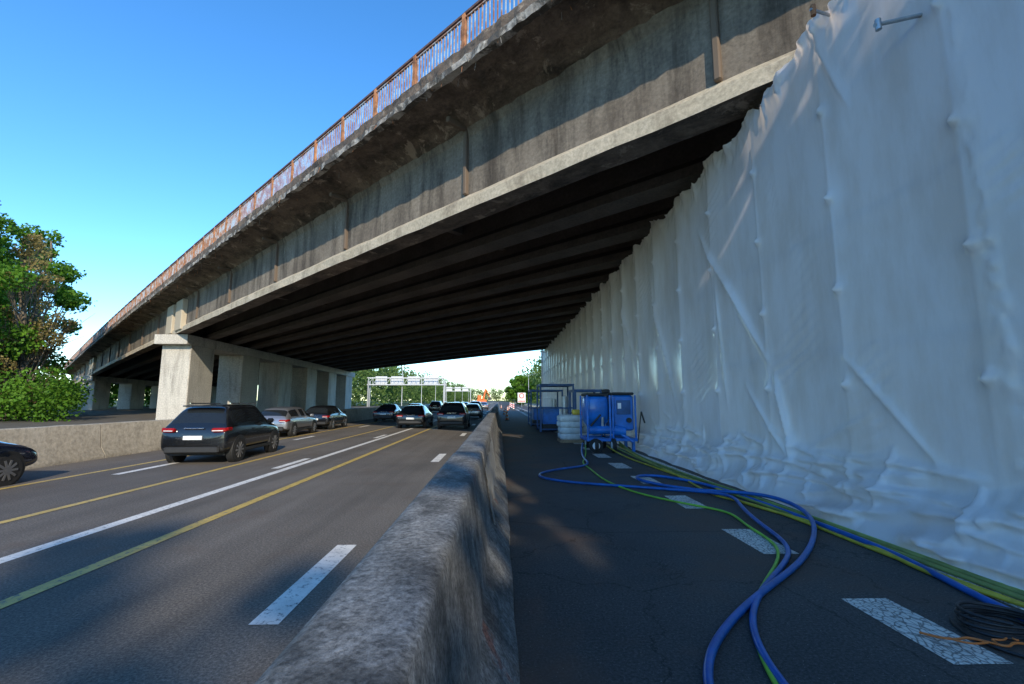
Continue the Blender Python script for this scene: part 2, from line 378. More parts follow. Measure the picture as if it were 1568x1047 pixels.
# ------------------------------------------------------------------ ground, road
def sheet(name,x0,x1,y0,y1,z,mat,nx=1,ny=1):
    mb=MB(); P=[];F=[]
    for j in range(ny+1):
        for i in range(nx+1): P.append((x0+(x1-x0)*i/nx,y0+(y1-y0)*j/ny,z))
    for j in range(ny):
        for i in range(nx): a=j*(nx+1)+i; F.append((a,a+1,a+nx+2,a+nx+1))
    mb.add(P,F,mat); return mb.build(name)
sheet('grass_ground',-2500,2500,-2500,2500,-0.03,M['grass'],4,4)
sheet('dirt_verge',-104,-27.25,30,150,-0.015,M['dirt'],4,4)
sheet('motorway_road',-27.2,-0.3,-80,900,0.0,M['asphalt'],2,8)
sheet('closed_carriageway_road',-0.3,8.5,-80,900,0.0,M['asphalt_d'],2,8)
def marks(name,mat,rects,z=0.004):
    mb=MB()
    for (xc,w,y0,y1) in rects:
        mb.add([(xc-w/2,y0,z),(xc+w/2,y0,z),(xc+w/2,y1,z),(xc-w/2,y1,z)],[(0,1,2,3)],mat)
    return mb.build(name)
R=[(-5.62,0.2,-20,500)]
R+=[(-1.9,0.24,4.0-9.8*2+9.8*i,6.05-9.8*2+9.8*i) for i in range(40)]
R+=[(-5.95,0.2,12.6-9.8*2+9.8*i,14.7-9.8*2+9.8*i) for i in range(40)]
R+=[(-9.35,0.2,11.7-9.8*2+9.8*i,13.9-9.8*2+9.8*i) for i in range(40)]
R+=[(-13.6,0.15,-20,500),(-26.4,0.15,-20,500)]
marks('white_lane_markings',M['white_paint'],R)
R=[(3.33,0.42,3.3+2.27*i,4.35+2.27*i) for i in range(-4,40)]+[(4.62,0.2,-10,120),(7.9,0.2,-10,400)]
marks('white_profiled_markings',M['white_prof'],R)
marks('yellow_lane_markings',M['yellow_paint'],[(-4.4,0.17,-20,500),(-7.36,0.15,-20,500),(-10.15,0.15,-20,500)],0.006)

def barrier(name,prof,y0,y1,seg,mat,jit=0.012,step=0.25):
    mb=MB(); y=y0; n=len(prof)
    while y<y1:
        ye=min(y+seg,y1)-0.03; st=step if y<20 else step*4; k=max(2,int((ye-y)/st)); P=[];F=[]
        off=random.uniform(-0.012,0.012)
        for i in range(k+1):
            Y=y+(ye-y)*i/k
            for (x,z) in prof:
                j=jit*noise.noise(Vector((x*3,Y*1.6,z*3))) + jit*.35*noise.noise(Vector((x*9,Y*7,z*9)))
                P.append((x+off+j,Y,z+(j if z>0.05 else 0)))
        for i in range(k):
            for j in range(n-1): F.append((i*n+j,i*n+j+1,(i+1)*n+j+1,(i+1)*n+j))
        mb.add(P,F,mat,True)
        mb.add(P,[tuple(range(n)),tuple(k*n+i for i in range(n-1,-1,-1))],mat); y+=seg
    return mb.build(name)
pr=[(-0.95,-0.01),(-0.95,0.12),(-0.72,0.35),(-0.66,0.7),(-0.60,1.04),(-0.59,1.10),(-0.575,1.135),(-0.54,1.15),(-0.46,1.152),(-0.40,1.152),(-0.33,1.152),(-0.26,1.148),(-0.225,1.13),(-0.212,1.08),(-0.20,1.0),(-0.15,0.7),(-0.10,0.40),(0.10,0.14),(0.13,0.10),(0.13,-0.01)]
barrier('concrete_barrier',pr,-6,150,6,M['barrier'],0.010,0.06)
def jersey(xc,h,w=0.3):
    return [(xc-w,-0.01),(xc-w,0.1),(xc-w*0.55,0.36),(xc-w*0.35,h-0.03),(xc-w*0.25,h),(xc+w*0.25,h),(xc+w*0.35,h-0.03),(xc+w*0.55,0.36),(xc+w,0.1),(xc+w,-0.01)]
barrier('concrete_barrier',jersey(-12.7,1.07,0.34),-10,200,5,M['barrier_l'],0.02,0.5)
mb=MB();P=[];F=[];ny,nz=50,14
for i in range(ny+1):
    Y=5.6+4.6*i/ny
    for j in range(nz+1):
        t=j/nz; z=1.0-t*(0.75+0.2*noise.noise(Vector((Y*1.3,3,0))))
        x=-0.19+0.11*t+0.03*abs(noise.noise(Vector((Y*2.2,z*2.5,1))))+0.04*t*noise.noise(Vector((Y*5,z,5)))
        P.append((x+0.015,Y,z))
for i in range(ny):
    for j in range(nz): a=i*(nz+1)+j; F.append((a,a+1,a+nz+2,a+nz+1))
mb.add(P,F,M['film'],True); mb.build('plastic_film')

# ------------------------------------------------------------------ wrap wall
def ztop(y):
    if y>8.4: z=7.80-0.00015*((y-8.64)*.69)**2
    elif y>6.2: z=8.05
    else: z=8.05+min(1,(6.2-y)/3.0)*2.6  # unseen near stretch, raised only to throw shade across the road
    z+=0.16*noise.noise(Vector((y*0.9,0,7)))+0.14*abs(noise.noise(Vector((y*2.3,2,7))))+0.05*noise.noise(Vector((y*9,2,7)))
    k=((y-0.65)/2.07)%1.0
    z-=0.16*abs(math.sin(math.pi*k))-.1
    return z
ys=list(np.arange(-9,2,0.14))+list(np.arange(2,13,0.035))+list(np.arange(13,57,0.09)); nz=170
PX=2.07
CRE=[((11.8,6.4),(8.75,2.4),.13,.06),((8.75,2.4),(8.2,0.5),.12,.06),((9.9,2.2),(8.3,0.6),.07,.05),((16,6.5),(13.6,1.2),.10,.08),((6.9,7.9),(6.3,6.2),.05,.06),((7.0,2.6),(5.3,.8),.05,.05),((20,6.8),(17.6,2.2),.10,.1),((4.0,3.4),(3.1,1.2),.04,.04),((10.9,4.8),(10.6,1.4),.05,.05),((6.4,1.6),(8.0,.9),.06,.05)]
rc=random.Random(5)
for i in range(190):
    y0=rc.uniform(0.5,30); kind=rc.random()
    if kind<.5:
        L_=rc.uniform(.5,1.8); z0=rc.uniform(.12,.95); CRE.append(((y0,z0),(y0+L_,z0+rc.uniform(-.25,.25)),rc.uniform(.06,.13),rc.uniform(.03,.07)))
    elif kind<.85:
        L_=rc.uniform(.3,1.0); CRE.append(((y0,rc.uniform(.0,.25)),(y0+rc.uniform(-.5,.5),.25+L_),rc.uniform(.05,.11),rc.uniform(.025,.055)))
    else:
        z0=rc.uniform(.6,1.5); CRE.append(((y0,z0),(y0+rc.uniform(-.9,.9),z0+rc.uniform(.2,.8)),rc.uniform(.02,.045),rc.uniform(.025,.045)))
CR=[]
for (a,b_,amp,wd) in CRE:
    ax,az=a;bx,bz=b_; dx,dz=bx-ax,bz-az; L=math.hypot(dx,dz)
    CR.append((ax,az,dx/L,dz/L,L,amp,wd,min(ax,bx)-.35,max(ax,bx)+.35,min(az,bz)-.35,max(az,bz)+.35))
mb=MB();P=[];F=[]
for y in ys:
    zt=ztop(y)
    loc=[c for c in CR if c[7]<y<c[8]]
    for j in range(nz+1):
        t=(j/nz)**1.4; z=zt*t
        u=(y-0.65)/PX; w=z/1.5-0.35
        du=u-round(u); dw=w-round(w)
        pil=abs(math.sin(math.pi*u))
        x=5.28-0.06*noise.noise(Vector((y*0.15,z*0.15,0)))
        under=min(1,max(0,(y-11)/8))
        x+=0.04*(pil**0.8)+0.15*under*(pil**0.6)
        r2=(du*PX)**2+(dw*1.5)**2
        x-=0.08*math.exp(-r2/0.0025)+0.025*math.exp(-r2/0.02)
        x-=0.006*math.exp(-abs(du*PX)/0.015)
        for c in loc:
            if c[9]<z<c[10]:
                py=y-c[0]; pz=z-c[1]; tt_=py*c[2]+pz*c[3]; d=abs(py*c[3]-pz*c[2])
                q=tt_/c[4]
                if 0<q<1:
                    x-=c[5]*min(1,q*4,(1-q)*4)*math.exp(-d/c[6])
        x+=0.003*noise.noise(Vector((y*1.1,z*0.6,1.7)))+0.02*under*noise.noise(Vector((y*2.2,z*.5,4.1)))
        g=math.exp(-((y-4.55-0.02*z)/0.09)**2)
        if g>.01: x-=g*(0.012+0.02*noise.noise(Vector((y*5,z*6,2)))+0.02*noise.noise(Vector((y*13,z*10,4))))
        h=max(0,noise.noise(Vector((y*.7,z*.6,12)))-.25)*2.2
        if h>0: x-=h*0.014*(math.sin((y*0.5+z*1.0)*30+2*noise.noise(Vector((y*2,z*2,0)))))
        b=max(0,1-z/1.0)
        x-=0.42*b**2.0
        n1_=noise.noise(Vector((y*0.35+z*.5,z*2.0,5.0)))
        x-=min(1,b*1.6)*min(1,z/0.12)*0.12*max(0,1-abs(n1_)*6)**1.5
        x-=0.10*math.exp(-abs(z-0.62-0.18*noise.noise(Vector((y*.4,0,0))))/0.03)
        tt=max(0,1-(zt-z)/0.6)
        x-=tt*0.16*(noise.noise(Vector((y*2.6,z*1.5,6)))+0.4*noise.noise(Vector((y*8,z*5,6))))
        P.append((x,y,max(z,0.003)))
n=nz+1
for i in range(len(ys)-1):
    for j in range(nz): a=i*n+j; F.append((a,a+1,a+n+1,a+n))
scaf=empty('scaffold_shrink_wrap_enclosure')
mb.add(P,F,M['tarp'],True); mb.build('shrink_wrap_sheet',scaf)
mb=MB()
for i in range(-4,27):
    y=0.65+PX*i
    top=ztop(y)-0.15
    mb.cyl((6.4,y,0),(6.4,y,top),0.024,0.024,M['steel'],6)
for k in range(1,4): mb.cyl((6.4,-8,0.7+1.95*k),(6.4,56,0.7+1.95*k),0.024,0.024,M['steel'],6)
mb.cyl((5.4,5.02,6.62),(4.72,5.1,6.5),0.026,0.026,M['steel'],10)
mb.cyl((4.76,5.09,6.57),(4.76,5.09,6.43),0.035,0.035,M['steel'],8)
mb.cyl((5.3,6.5,7.95),(4.95,6.45,8.0),0.024,0.024,M['steel'],8)
mb.cyl((5.0,6.46,8.08),(5.0,6.46,7.9),0.04,0.04,M['rust'],8)
mb.build('scaffold_tubes',scaf)
mb=MB()
mb.box((5.9,57,4),(1.4,0.05,8),M['tarp']); mb.build('end_sheet',scaf)

# ------------------------------------------------------------------ cars
def car(name,loc,rz,paintm,kind='suv',L=4.4,Wd=1.84,lod=1):
    e=empty(name,loc,rz)
    hw=Wd/2
    if kind=='suv':
        H=1.66;B=1.06
        st=[(0.0,.42,.72,.74,.86,.80),(0.05,.34,.95,.98,.97,.88),(0.14,.30,1.04,1.08,.99,.86),(0.5,.28,B+.03,H-.10,1,.70),(0.72,.27,B+.03,H-.03,1,.70),
            (1.5,.26,B,H,1,.70),(1.6,.26,B,H,1,.70),(2.42,.26,B-.02,H-.01,1,.69),(2.52,.26,B-.02,H-.02,1,.69),(2.75,.26,B-.03,H-.06,1,.68),
            (3.35,.26,B-.05,B+.02,1,.76),(3.9,.27,.90,.95,.98,.75),(4.22,.32,.74,.82,.92,.72),(4.35,.40,.60,.66,.80,.66)]
    else:
        H=1.46;B=.94
        if kind=='sedan':
            st=[(0.0,.40,.62,.66,.86,.78),(0.05,.32,.86,.90,.96,.84),(0.18,.28,.95,.99,.98,.80),(0.62,.26,.97,1.03,1,.74),(1.25,.25,B+.02,H-.07,1,.64),
                (1.6,.25,B,H,1,.64),(1.7,.25,B,H,1,.64),(2.42,.25,B-.01,H-.01,1,.63),(2.52,.25,B-.01,H-.02,1,.63),(2.75,.25,B-.02,H-.07,1,.62)]
        else:
            st=[(0.0,.40,.62,.66,.86,.78),(0.05,.32,.86,.90,.97,.84),(0.14,.28,.94,.98,.98,.82),(0.62,.26,.97,H-.10,1,.66),(0.85,.25,B+.02,H-.04,1,.65),
                (1.6,.25,B,H,1,.65),(1.7,.25,B,H,1,.65),(2.42,.25,B-.01,H-.01,1,.64),(2.52,.25,B-.01,H-.02,1,.64),(2.75,.25,B-.02,H-.07,1,.62)]
        st+=[(3.4,.25,.90,.95,1,.74),(3.95,.27,.80,.84,.97,.72),(4.25,.30,.66,.72,.9,.70),(4.38,.38,.52,.58,.78,.62)]
    k=L/4.4
    mb=MB(); rings=[]
    for (y,zb,be,tp,w,wt) in st:
        ww=w*hw; wtt=wt*hw if wt<1 else wt
        half=[(ww*.80,zb),(ww*.97,zb+.07),(ww,zb+(be-zb)*.45),(ww*.985,zb+(be-zb)*.8),(ww*.95,be),(wtt,tp-.05 if tp-be>.2 else tp-.01),(wtt*.8,tp),(wtt*.35,tp+.015)]
        ring=half+[(-x,z) for x,z in reversed(half)]
        rings.append([(x,y*k,z) for x,z in ring])
    n=16
    def gh(i): return st[i][3]-st[i][2]>.2
    for i in range(len(st)-1):
        a,b_=rings[i],rings[i+1]
        wid=(st[i+1][0]-st[i][0])>.2
        for j in range(n):
            j2=(j+1)%n
            mt=paintm; g0,g1=gh(i),gh(i+1)
            side=j in(4,10); top=j in(5,6,7,8,9); 
            if side and g0 and g1 and wid: mt=M['glass']
            if side and (g0!=g1) and i>6 : mt=M['glass'] if wid else paintm
            if top and g0!=g1: mt=M['glass']
            if j in (0,14,15): mt=M['trim']
            mb.add([a[j],a[j2],b_[j2],b_[j]],[(0,1,2,3)],mt,True)
    mb.add(rings[0],[tuple(range(n))],paintm,True); mb.add(rings[-1],[tuple(range(n-1,-1,-1))],M['trim'],True)
    o=mb.build('body',e)
    bm=bmesh.new(); bm.from_mesh(o.data); bmesh.ops.remove_doubles(bm,verts=bm.verts,dist=0.0005); bmesh.ops.recalc_face_normals(bm,faces=bm.faces); bm.to_mesh(o.data); bm.free()
    md=o.modifiers.new('ss','SUBSURF'); md.levels=lod; md.render_levels=lod
    d=MB(); bz=.62 if kind!='suv' else .72
    wr=.345 if kind=='suv' else .32
    for y in (0.82*k,3.5*k):
        for sx in (-1,1):
            x=sx*hw
            d.cyl((x*0.80,y,wr+.02),(x*1.004,y,wr+.02),wr+.065,wr+.065,M['trim'],24)
            d.cyl((x*0.78,y,wr),(x*1.015,y,wr),wr,wr,M['tyre'],24)
            d.cyl((x*1.0,y,wr),(x*1.019,y,wr),wr*.68,wr*.66,M['trim'],20)
            for q in range(10):
                a=q*math.pi/5
                d.box((x*1.021,y+math.cos(a)*wr*.36,wr+math.sin(a)*wr*.36),(0.012,wr*.62,0.045),M['rim'],rx=a)
            d.cyl((x*1.0,y,wr),(x*1.03,y,wr),wr*.16,wr*.14,M['rim'],10)
    tz=.98 if kind=='suv' else .82
    for sx in (-1,1):
        d.box((sx*hw*.74,0.045,tz-.02),(hw*.42,.13,.12),M['tail'],rz=sx*0.22,ch=.03)
        d.box((sx*hw*.945,0.20,tz),(.07,.26,.10),M['tail'],rz=-sx*0.05,ch=.02)
        d.box((sx*hw*.72,-.02,tz-.035),(hw*.3,.03,.02),M['wht'],rz=sx*0.22)
        d.box((sx*(hw+.10),2.78*k,B+.06),(.2,.11,.15),paintm,ch=.04)
        d.box((sx*hw*.66,0.02,.34),(.16,.06,.05),M['chrome'],ch=.01)
        d.box((sx*hw*1.0,2.15*k,.33),(.04,2.0*k,.10),M['trim'],ch=.015)
        for yy in (1.78,2.68): d.box((sx*hw*.985,yy*k,B-.14),(.03,.17,.03),paintm,ch=.008)
    d.box((0,-0.01,.42),(Wd*.80,.09,.20),M['trim'],ch=.04)
    d.box((0,0.0,bz+.03),(.50,.05,.11),M['plate'])
    d.box((0,0.03,tz+.03),(.55,.05,.03),M['chrome'],ch=.01)
    if kind=='suv':
        for sx in (-1,1): d.cyl((sx*hw*.62,.8*k,H+.045),(sx*hw*.62,2.6*k,H+.03),.018,.018,M['chrome'],8)
        d.box((0,.46,H-.03),(Wd*.6,.22,.04),paintm,ch=.012)
        d.box((-.12,.27,1.22),(.5,.02,.02),M['trim'],ry=.1)
    d.box((0,2.2*k,.30),(Wd*.8,3.7*k,.14),M['trim'])
    d.build('wheels_lamps_trim',e)
    return e
car('black_suv_car',(-8.6,13.3,0),0.07,M['black_paint'],'suv',4.1,1.82,2)
car('dark_blue_car',(-11.35,6.75,0),0.0,M['blue_paint'],'sedan',4.4,1.8,2)
car('silver_estate_car',(-11.1,22.6,0),0.03,M['silver_paint'],'wagon',4.4,1.8,1)
car('black_hatchback_car',(-11.25,28.4,0),0.03,M['black_paint'],'wagon',4.2,1.8,1)
car('blue_saloon_car',(-9.6,38.5,0),0,M['blue_paint'],'sedan')
car('red_hatchback_car',(-9.0,48,0),0,M['red_paint'],'wagon')
car('black_saloon_car',(-5.65,29.5,0),0,M['black_paint'],'wagon',4.4,1.84)
car('black_suv_car',(-2.95,28.5,0),0,M['black_paint'],'suv',4.4,1.82)
car('grey_hatchback_car',(-2.7,45,0),0,M['silver_paint'],'wagon')
car('blue_suv_car',(-3.2,60,0),0,M['blue_paint'],'suv')
for nme,x,y,p,kd in (('white_car',-6,58,'white_car','wagon'),('dark_car',-9.2,66,'black_paint','suv'),('red_car',-6,78,'red_paint','wagon'),('silver_car',-3,85,'silver_paint','sedan'),('dark_car',-9,95,'black_paint','wagon'),('white_car',-6,110,'white_car','suv'),('dark_car',-11,80,'blue_paint','wagon')):
    car(nme,(x,y,0),0,M[p],kd)

# ------------------------------------------------------------------ hoses
def hose(name,pts,r,mat):
    cu=bpy.data.curves.new(name,'CURVE'); cu.dimensions='3D'; cu.bevel_depth=r; cu.bevel_resolution=4; cu.resolution_u=10
    sp=cu.splines.new('NURBS'); sp.points.add(len(pts)-1)
    for p,q in zip(sp.points,pts):
        z=q[2] if len(q)>2 else r+0.006
        p.co=(q[0],q[1],z,1)
    sp.order_u=4; sp.use_endpoint_u=True
    cu.materials.append(mat); o=bpy.data.objects.new(name,cu); COL.objects.link(o); return o
hose('blue_hose',[(1.2,2.6),(1.27,3.1),(1.6,3.65),(2.5,4.5),(3.3,5.15),(4.2,6.2),(4.75,7.1,.1),(4.8,8.0,.15),(4.5,8.7,.1),(4.0,9.1),(3.3,9.8),(3.0,10.8),(3.6,11.2),(4.3,10.2),(4.5,9.0),(4.6,7.0),(4.62,5.5),(4.4,4.6),(4.2,3.6),(4.3,2.6)],0.032,M['hose_blue'])
hose('blue_hose',[(1.75,2.5),(1.75,3.1),(1.95,3.9),(2.7,4.75),(3.55,5.6),(3.7,6.5),(3.9,7.6,.09),(4.3,8.5,.1),(3.7,9.2),(2.6,9.7),(1.6,10.1),(0.95,10.7),(0.9,11.4),(1.6,12.2),(2.4,12.6),(2.6,13.6),(2.6,15.0),(2.9,16.2,.3)],0.028,M['hose_blue'])
hose('green_hose',[(1.65,2.4),(1.68,3.0),(2.0,4.0),(2.9,5.0),(3.5,5.8),(3.5,6.7),(3.75,7.5),(3.3,8.0),(2.6,9.0),(2.3,10.6),(2.4,12.1),(2.3,13.5),(2.75,14.6),(3.0,16.2,.25)],0.018,M['hose_green'])
hose('yellow_hose',[(5.0,2.8),(4.6,4.0),(4.35,4.8),(4.6,5.6),(4.65,6.8),(4.3,7.8),(4.2,8.6),(4.5,9.4),(4.2,11),(4.1,13),(3.9,15.0),(3.8,16.4,.2)],0.022,M['hose_yellow'])
hose('olive_hose',[(4.9,2.2),(4.80,4.0),(4.78,5.6),(4.7,7.4),(4.6,9.2),(4.45,11.2),(4.4,13),(4.4,15.2),(4.3,16.6,.3)],0.030,M['hose_olive'])
hose('olive_hose',[(4.8,2.2),(4.71,4.2),(4.66,5.8),(4.60,7.0),(4.45,8.6),(4.35,10.2),(4.3,12),(4.2,14),(4.0,16.5,.2)],0.024,M['hose_olive'])
hose('yellow_hose',[(4.7,2.6),(4.62,4.0),(4.45,5.3),(4.52,6.9),(4.35,8.2),(4.0,8.7),(4.1,9.6),(4.3,11.5),(4.3,14),(4.2,16.2,.2)],0.020,M['hose_yellow'])
hose('green_hose',[(4.95,2.4),(4.86,4.4),(4.83,6.4),(4.75,8.2),(4.6,10),(4.4,12.4),(4.45,15),(4.4,17,.2)],0.020,M['hose_green'])
pts=[]
for i in range(30):
    a=i*0.8; rr=0.27+0.05*math.sin(i*1.7); pts.append((3.95+rr*math.cos(a)+.03*math.sin(i),3.75+rr*0.9*math.sin(a),0.02+0.004*i))
hose('black_cable_coil',pts,0.013,M['hose_black'])
hose('black_cable',[(3.7,3.9),(3.5,3.6),(3.7,3.2),(4.2,3.0),(4.8,3.2)],0.013,M['hose_black'])
pts=[(3.2+0.12*i+random.uniform(-.06,.06),3.62+random.uniform(-.09,.09)-0.03*i,0.02+random.uniform(0,.03)) for i in range(14)]
hose('orange_rope',pts,0.009,M['orange'])
pts=[(3.25+0.05*i+random.uniform(-.07,.07),3.55+random.uniform(-.09,.09),0.02+random.uniform(0,.04)) for i in range(14)]
hose('orange_rope',pts,0.007,M['orange'])

# ------------------------------------------------------------------ machine
mc=empty('blue_blasting_machine',(3.95,16.9,0))
mb=MB(); Bm=M['blue_mach']
for x in (-.85,.85): mb.box((x,0,.42),(.08,1.5,.1),Bm,ch=.01)
for y in (-.7,0,.7): mb.box((0,y,.42),(1.7,.08,.1),Bm,ch=.01)
for x in (-.85,-.05,.05,.85):
    for y in (-.68,.68): mb.box((x,y,1.2),(.06,.06,1.55),Bm,ch=.01)
mb.sell((-.45,0,1.5),(.42,.58,.47),Bm,0.35)
P=[(-.45+.38*sx,.52*sy,1.1) for sx,sy in((-1,-1),(1,-1),(1,1),(-1,1))]+[(-.45+.1*sx,.12*sy,.55) for sx,sy in((-1,-1),(1,-1),(1,1),(-1,1))]
mb.add(P,[(0,1,5,4),(1,2,6,5),(2,3,7,6),(3,0,4,7),(4,5,6,7)],Bm)
mb.box((-.45,0,2.0),(.8,1.1,.1),M['trim'],ch=.03)
mb.box((.45,0,1.35),(.74,1.2,1.25),Bm,ch=.06)
mb.box((.45,0,2.03),(.78,1.24,.1),M['trim'],ch=.03)
mb.box((.45,-.61,1.55),(.5,.03,.5),M['navy'],ch=.01); mb.box((.3,-.635,1.6),(.12,.02,.2),M['wht'])
mb.cyl((.62,-.64,1.1),(.62,-.72,1.1),.09,.09,M['trim'],14)
mb.cyl((-.8,-.55,.75),(.1,-.55,.75),.15,.15,Bm,16); mb.cyl((.1,-.55,.75),(.5,-.6,.7),.2,.16,Bm,16)
mb.cyl((-.3,-.55,.75),(-.3,-.6,1.2),.05,.05,M['steel'],10); mb.cyl((.2,-.6,.7),(.75,-.75,.35),.06,.06,Bm,10)
mb.cyl((-.75,-.7,.9),(-.4,-.75,1.3),.035,.035,M['trim'],8)
for sx in (-.62,.0):
    for sy in (-.82,.75):
        mb.cyl((sx-.05,sy,.24),(sx+.07,sy,.24),.24,.24,M['tyre'],20)
        mb.cyl((sx-.06,sy,.24),(sx+.08,sy,.24),.13,.13,M['wht'],14)
mb.cyl((-.62,-.95,.24),(-.62,-.83,.24),.24,.24,M['tyre'],22); mb.cyl((-.62,-.97,.24),(-.62,-.94,.24),.13,.13,M['wht'],14)
mb.cyl((-.62,-.98,.24),(-.62,-.965,.24),.05,.05,Bm,10)
mb.box((.8,-.5,.18),(.1,.1,.36),Bm); mb.box((.8,.5,.18),(.1,.1,.36),Bm)
mb.cyl((.9,-.7,.3),(1.05,-.7,1.4),.02,.02,M['trim'],6); mb.cyl((1.05,-.7,1.4),(1.15,-.75,1.0),.03,.03,M['trim'],6)
mb.box((-.1,-.3,2.12),(.25,.3,.15),M['trim'],ch=.04)
mb.build('frame_tanks_pump',mc)

mb=MB()
for (x,y) in ((3.05,20.2),(3.9,20.6)):
    mb.box((x,y,.07),(.95,1.15,.12),M['wood'])
    for k in range(4):
        for j in range(2):
            mb.sell((x+random.uniform(-.03,.03),y-.28+.56*j,.26+.25*k),(.5,.29,.155),M['sack'],0.5,16,8,random.uniform(-.05,.05))
mb.sell((3.7,20.1,1.25),(.25,.2,.1),M['orange'],0.7); mb.sell((3.35,20.1,1.28),(.2,.16,.12),M['yel'],0.6)
mb.build('stacked_sacks_pallet')
def cage(loc,w,d,h,name):
    mb=MB(); X,Y=loc
    for sx in(-1,1):
        for sy in(-1,1): mb.box((X+sx*w/2,Y+sy*d/2,h/2),(.1,.1,h),M['navy'],ch=.01)
    for z in (.15,h*.5,h-.05):
        for sy in(-1,1): mb.box((X,Y+sy*d/2,z),(w-.1,.07,.08),M['navy'])
        for sx in(-1,1): mb.box((X+sx*w/2,Y,z),(.07,d-.1,.08),M['navy'])
    mb.box((X,Y,.3),(w*.85,d*.85,.25),M['trim'],ch=.03)
    mb.box((X-w*.15,Y,h*.32),(w*.5,d*.6,h*.35),M['blue_mach'],ch=.04)
    mb.cyl((X+w*.28,Y-d*.2,.3),(X+w*.28,Y-d*.2,h*.75),.18,.18,M['steel'],14)
    mb.box((X,Y,h),(w+.1,d+.1,.06),M['navy'])
    mb.build(name)
cage((3.3,27.5),1.9,2.2,2.7,'blue_equipment_frame')
cage((4.4,23.6),1.3,1.7,2.3,'blue_equipment_frame')
cage((3.3,33.5),2.2,2.6,2.5,'blue_equipment_frame')

# ------------------------------------------------------------------ distant items
def cone(x,y):
    mb=MB(); mb.box((x,y,.02),(.42,.42,.04),M['trim'])
    zz=[.04,.2,.34,.5,.62,.78]; rr=lambda z:.15-.12*(z-.04)/.74
    for i in range(5): mb.cyl((x,y,zz[i]),(x,y,zz[i+1]),rr(zz[i]),rr(zz[i+1]),M['orange'] if i%2==0 else M['wht'],14,cap=(i==4))
    mb.build('traffic_cone')
for x,y in ((.7,42),(.8,50),(.6,58),(.9,68),(1.4,80),(1.9,92),(0.4,105)): cone(x,y)
def sign(x,y):
    mb=MB(); mb.cyl((x,y,0),(x,y,3.0),.04,.04,M['steel'],8); mb.box((x,y,.06),(.7,.5,.12),M['trim'],ch=.02)
    mb.box((x,y-.05,2.2),(1.3,.03,1.6),M['wht'],ch=.01)
    mb.cyl((x,y-.07,2.5),(x,y-.09,2.5),.42,.42,M['red'],24); mb.cyl((x,y-.09,2.5),(x,y-.1,2.5),.30,.30,M['wht'],24)
    for i in range(5): mb.box((x-.44+.22*i,y-.085,1.62),(.12,.02,.26),M['red'],ry=.5)
    mb.build('roadwork_traffic_sign')
sign(3.6,75)
for y in (85,98,112):
    mb=MB(); mb.box((2.6,y,.05),(.5,.4,.1),M['trim'])
    for i in range(5): mb.box((2.6,y,.3+.2*i),(.26,.04,.2),M['red'] if i%2 else M['wht'])
    mb.cyl((2.6,y,1.3),(2.6,y,1.45),.07,.07,M['yel'],10); mb.build('warning_beacon_panel')
g=empty('overhead_sign_gantry'); mb=MB(); Y=127
for x in (-36,-15.2):
    mb.box((x,Y,3.6),(.35,.35,7.2),M['steel'])
    mb.box((x,Y+1.6,3.6),(.3,.3,7.2),M['steel'])
for z in (6.0,7.9):
    for dy in (0,1.6): mb.box((-25.6,Y+dy,z),(21.6,.2,.2),M['white_steel'])
for i in range(18):
    x=-36+i*1.2
    mb.cyl((x,Y,6),(x+1.2,Y,7.9),.06,.06,M['white_steel'],5); mb.box((x,Y,6.95),(.1,.1,1.8),M['white_steel'])
mb.box((-25.6,Y+.8,6.15),(21.0,1.4,.06),M['steel'])
mb.build('truss',g); mb=MB()
for x,w in((-33,3.2),(-28.6,3.4),(-24,3.4),(-19.2,4)): mb.box((x,Y+1.85,7.2),(w,.15,2.4),M['white_steel'],ch=.03)
mb.build('sign_panels_back',g)
g=empty('overhead_sign_gantry'); mb=MB(); Y=215
for x in (-26,-13.5): mb.box((x,Y,3.5),(.35,.35,7.0),M['steel'])
for z in (6.0,7.4): mb.box((-19.8,Y,z),(13,.3,.25),M['white_steel'])
for x in (-23.5,-19.5,-16): mb.box((x,Y+.3,6.9),(2.8,.15,2.0),M['white_steel'])
mb.build('truss',g)
def lamp(x,y,h=11):
    mb=MB(); mb.cyl((x,y,0),(x,y,h),.11,.06,M['white_steel'],8)
    for sx in(-1,1):
        mb.cyl((x,y,h-.1),(x+sx*1.8,y,h+.35),.045,.04,M['white_steel'],6); mb.box((x+sx*2.1,y,h+.38),(.8,.28,.13),M['white_steel'],ry=-sx*.2,ch=.03)
    mb.build('street_lamp')
for y in (128,160,195,235,280,335,400,480): lamp(-27,y)
for y in (150,190,240,300): lamp(9.5,y,10)
ex=empty('orange_excavator',(-4.5,118,0)); mb=MB()
for sx in(-1,1): mb.box((sx*1.1,0,.45),(.55,3.6,.9),M['trim'],ch=.35)
mb.box((0,-.2,1.5),(2.5,3.2,1.0),M['orange'],ch=.15); mb.box((-.7,1.0,2.4),(.95,1.5,1.4),M['orange'],ch=.12); mb.box((-.7,1.1,2.55),(.98,1.3,.8),M['glass'],ch=.05)
mb.cyl((.3,1.2,1.9),(.8,3.6,4.6),.28,.24,M['orange'],8); mb.cyl((.8,3.6,4.6),(1.8,5.4,2.6),.22,.16,M['orange'],8)
mb.box((1.9,5.5,2.2),(1.1,.8,.8),M['trim'],taper=.6); mb.cyl((.4,1.6,1.6),(.7,2.9,3.6),.08,.08,M['chrome'],8)
mb.build('body_boom_bucket',ex)
mb=MB(); mb.box((8.6,160,.65),(.06,200,.3),M['steel'])
for i in range(50): mb.box((8.68,62+i*4,.35),(.08,.1,.7),M['steel'])
mb.build('guard_rail')

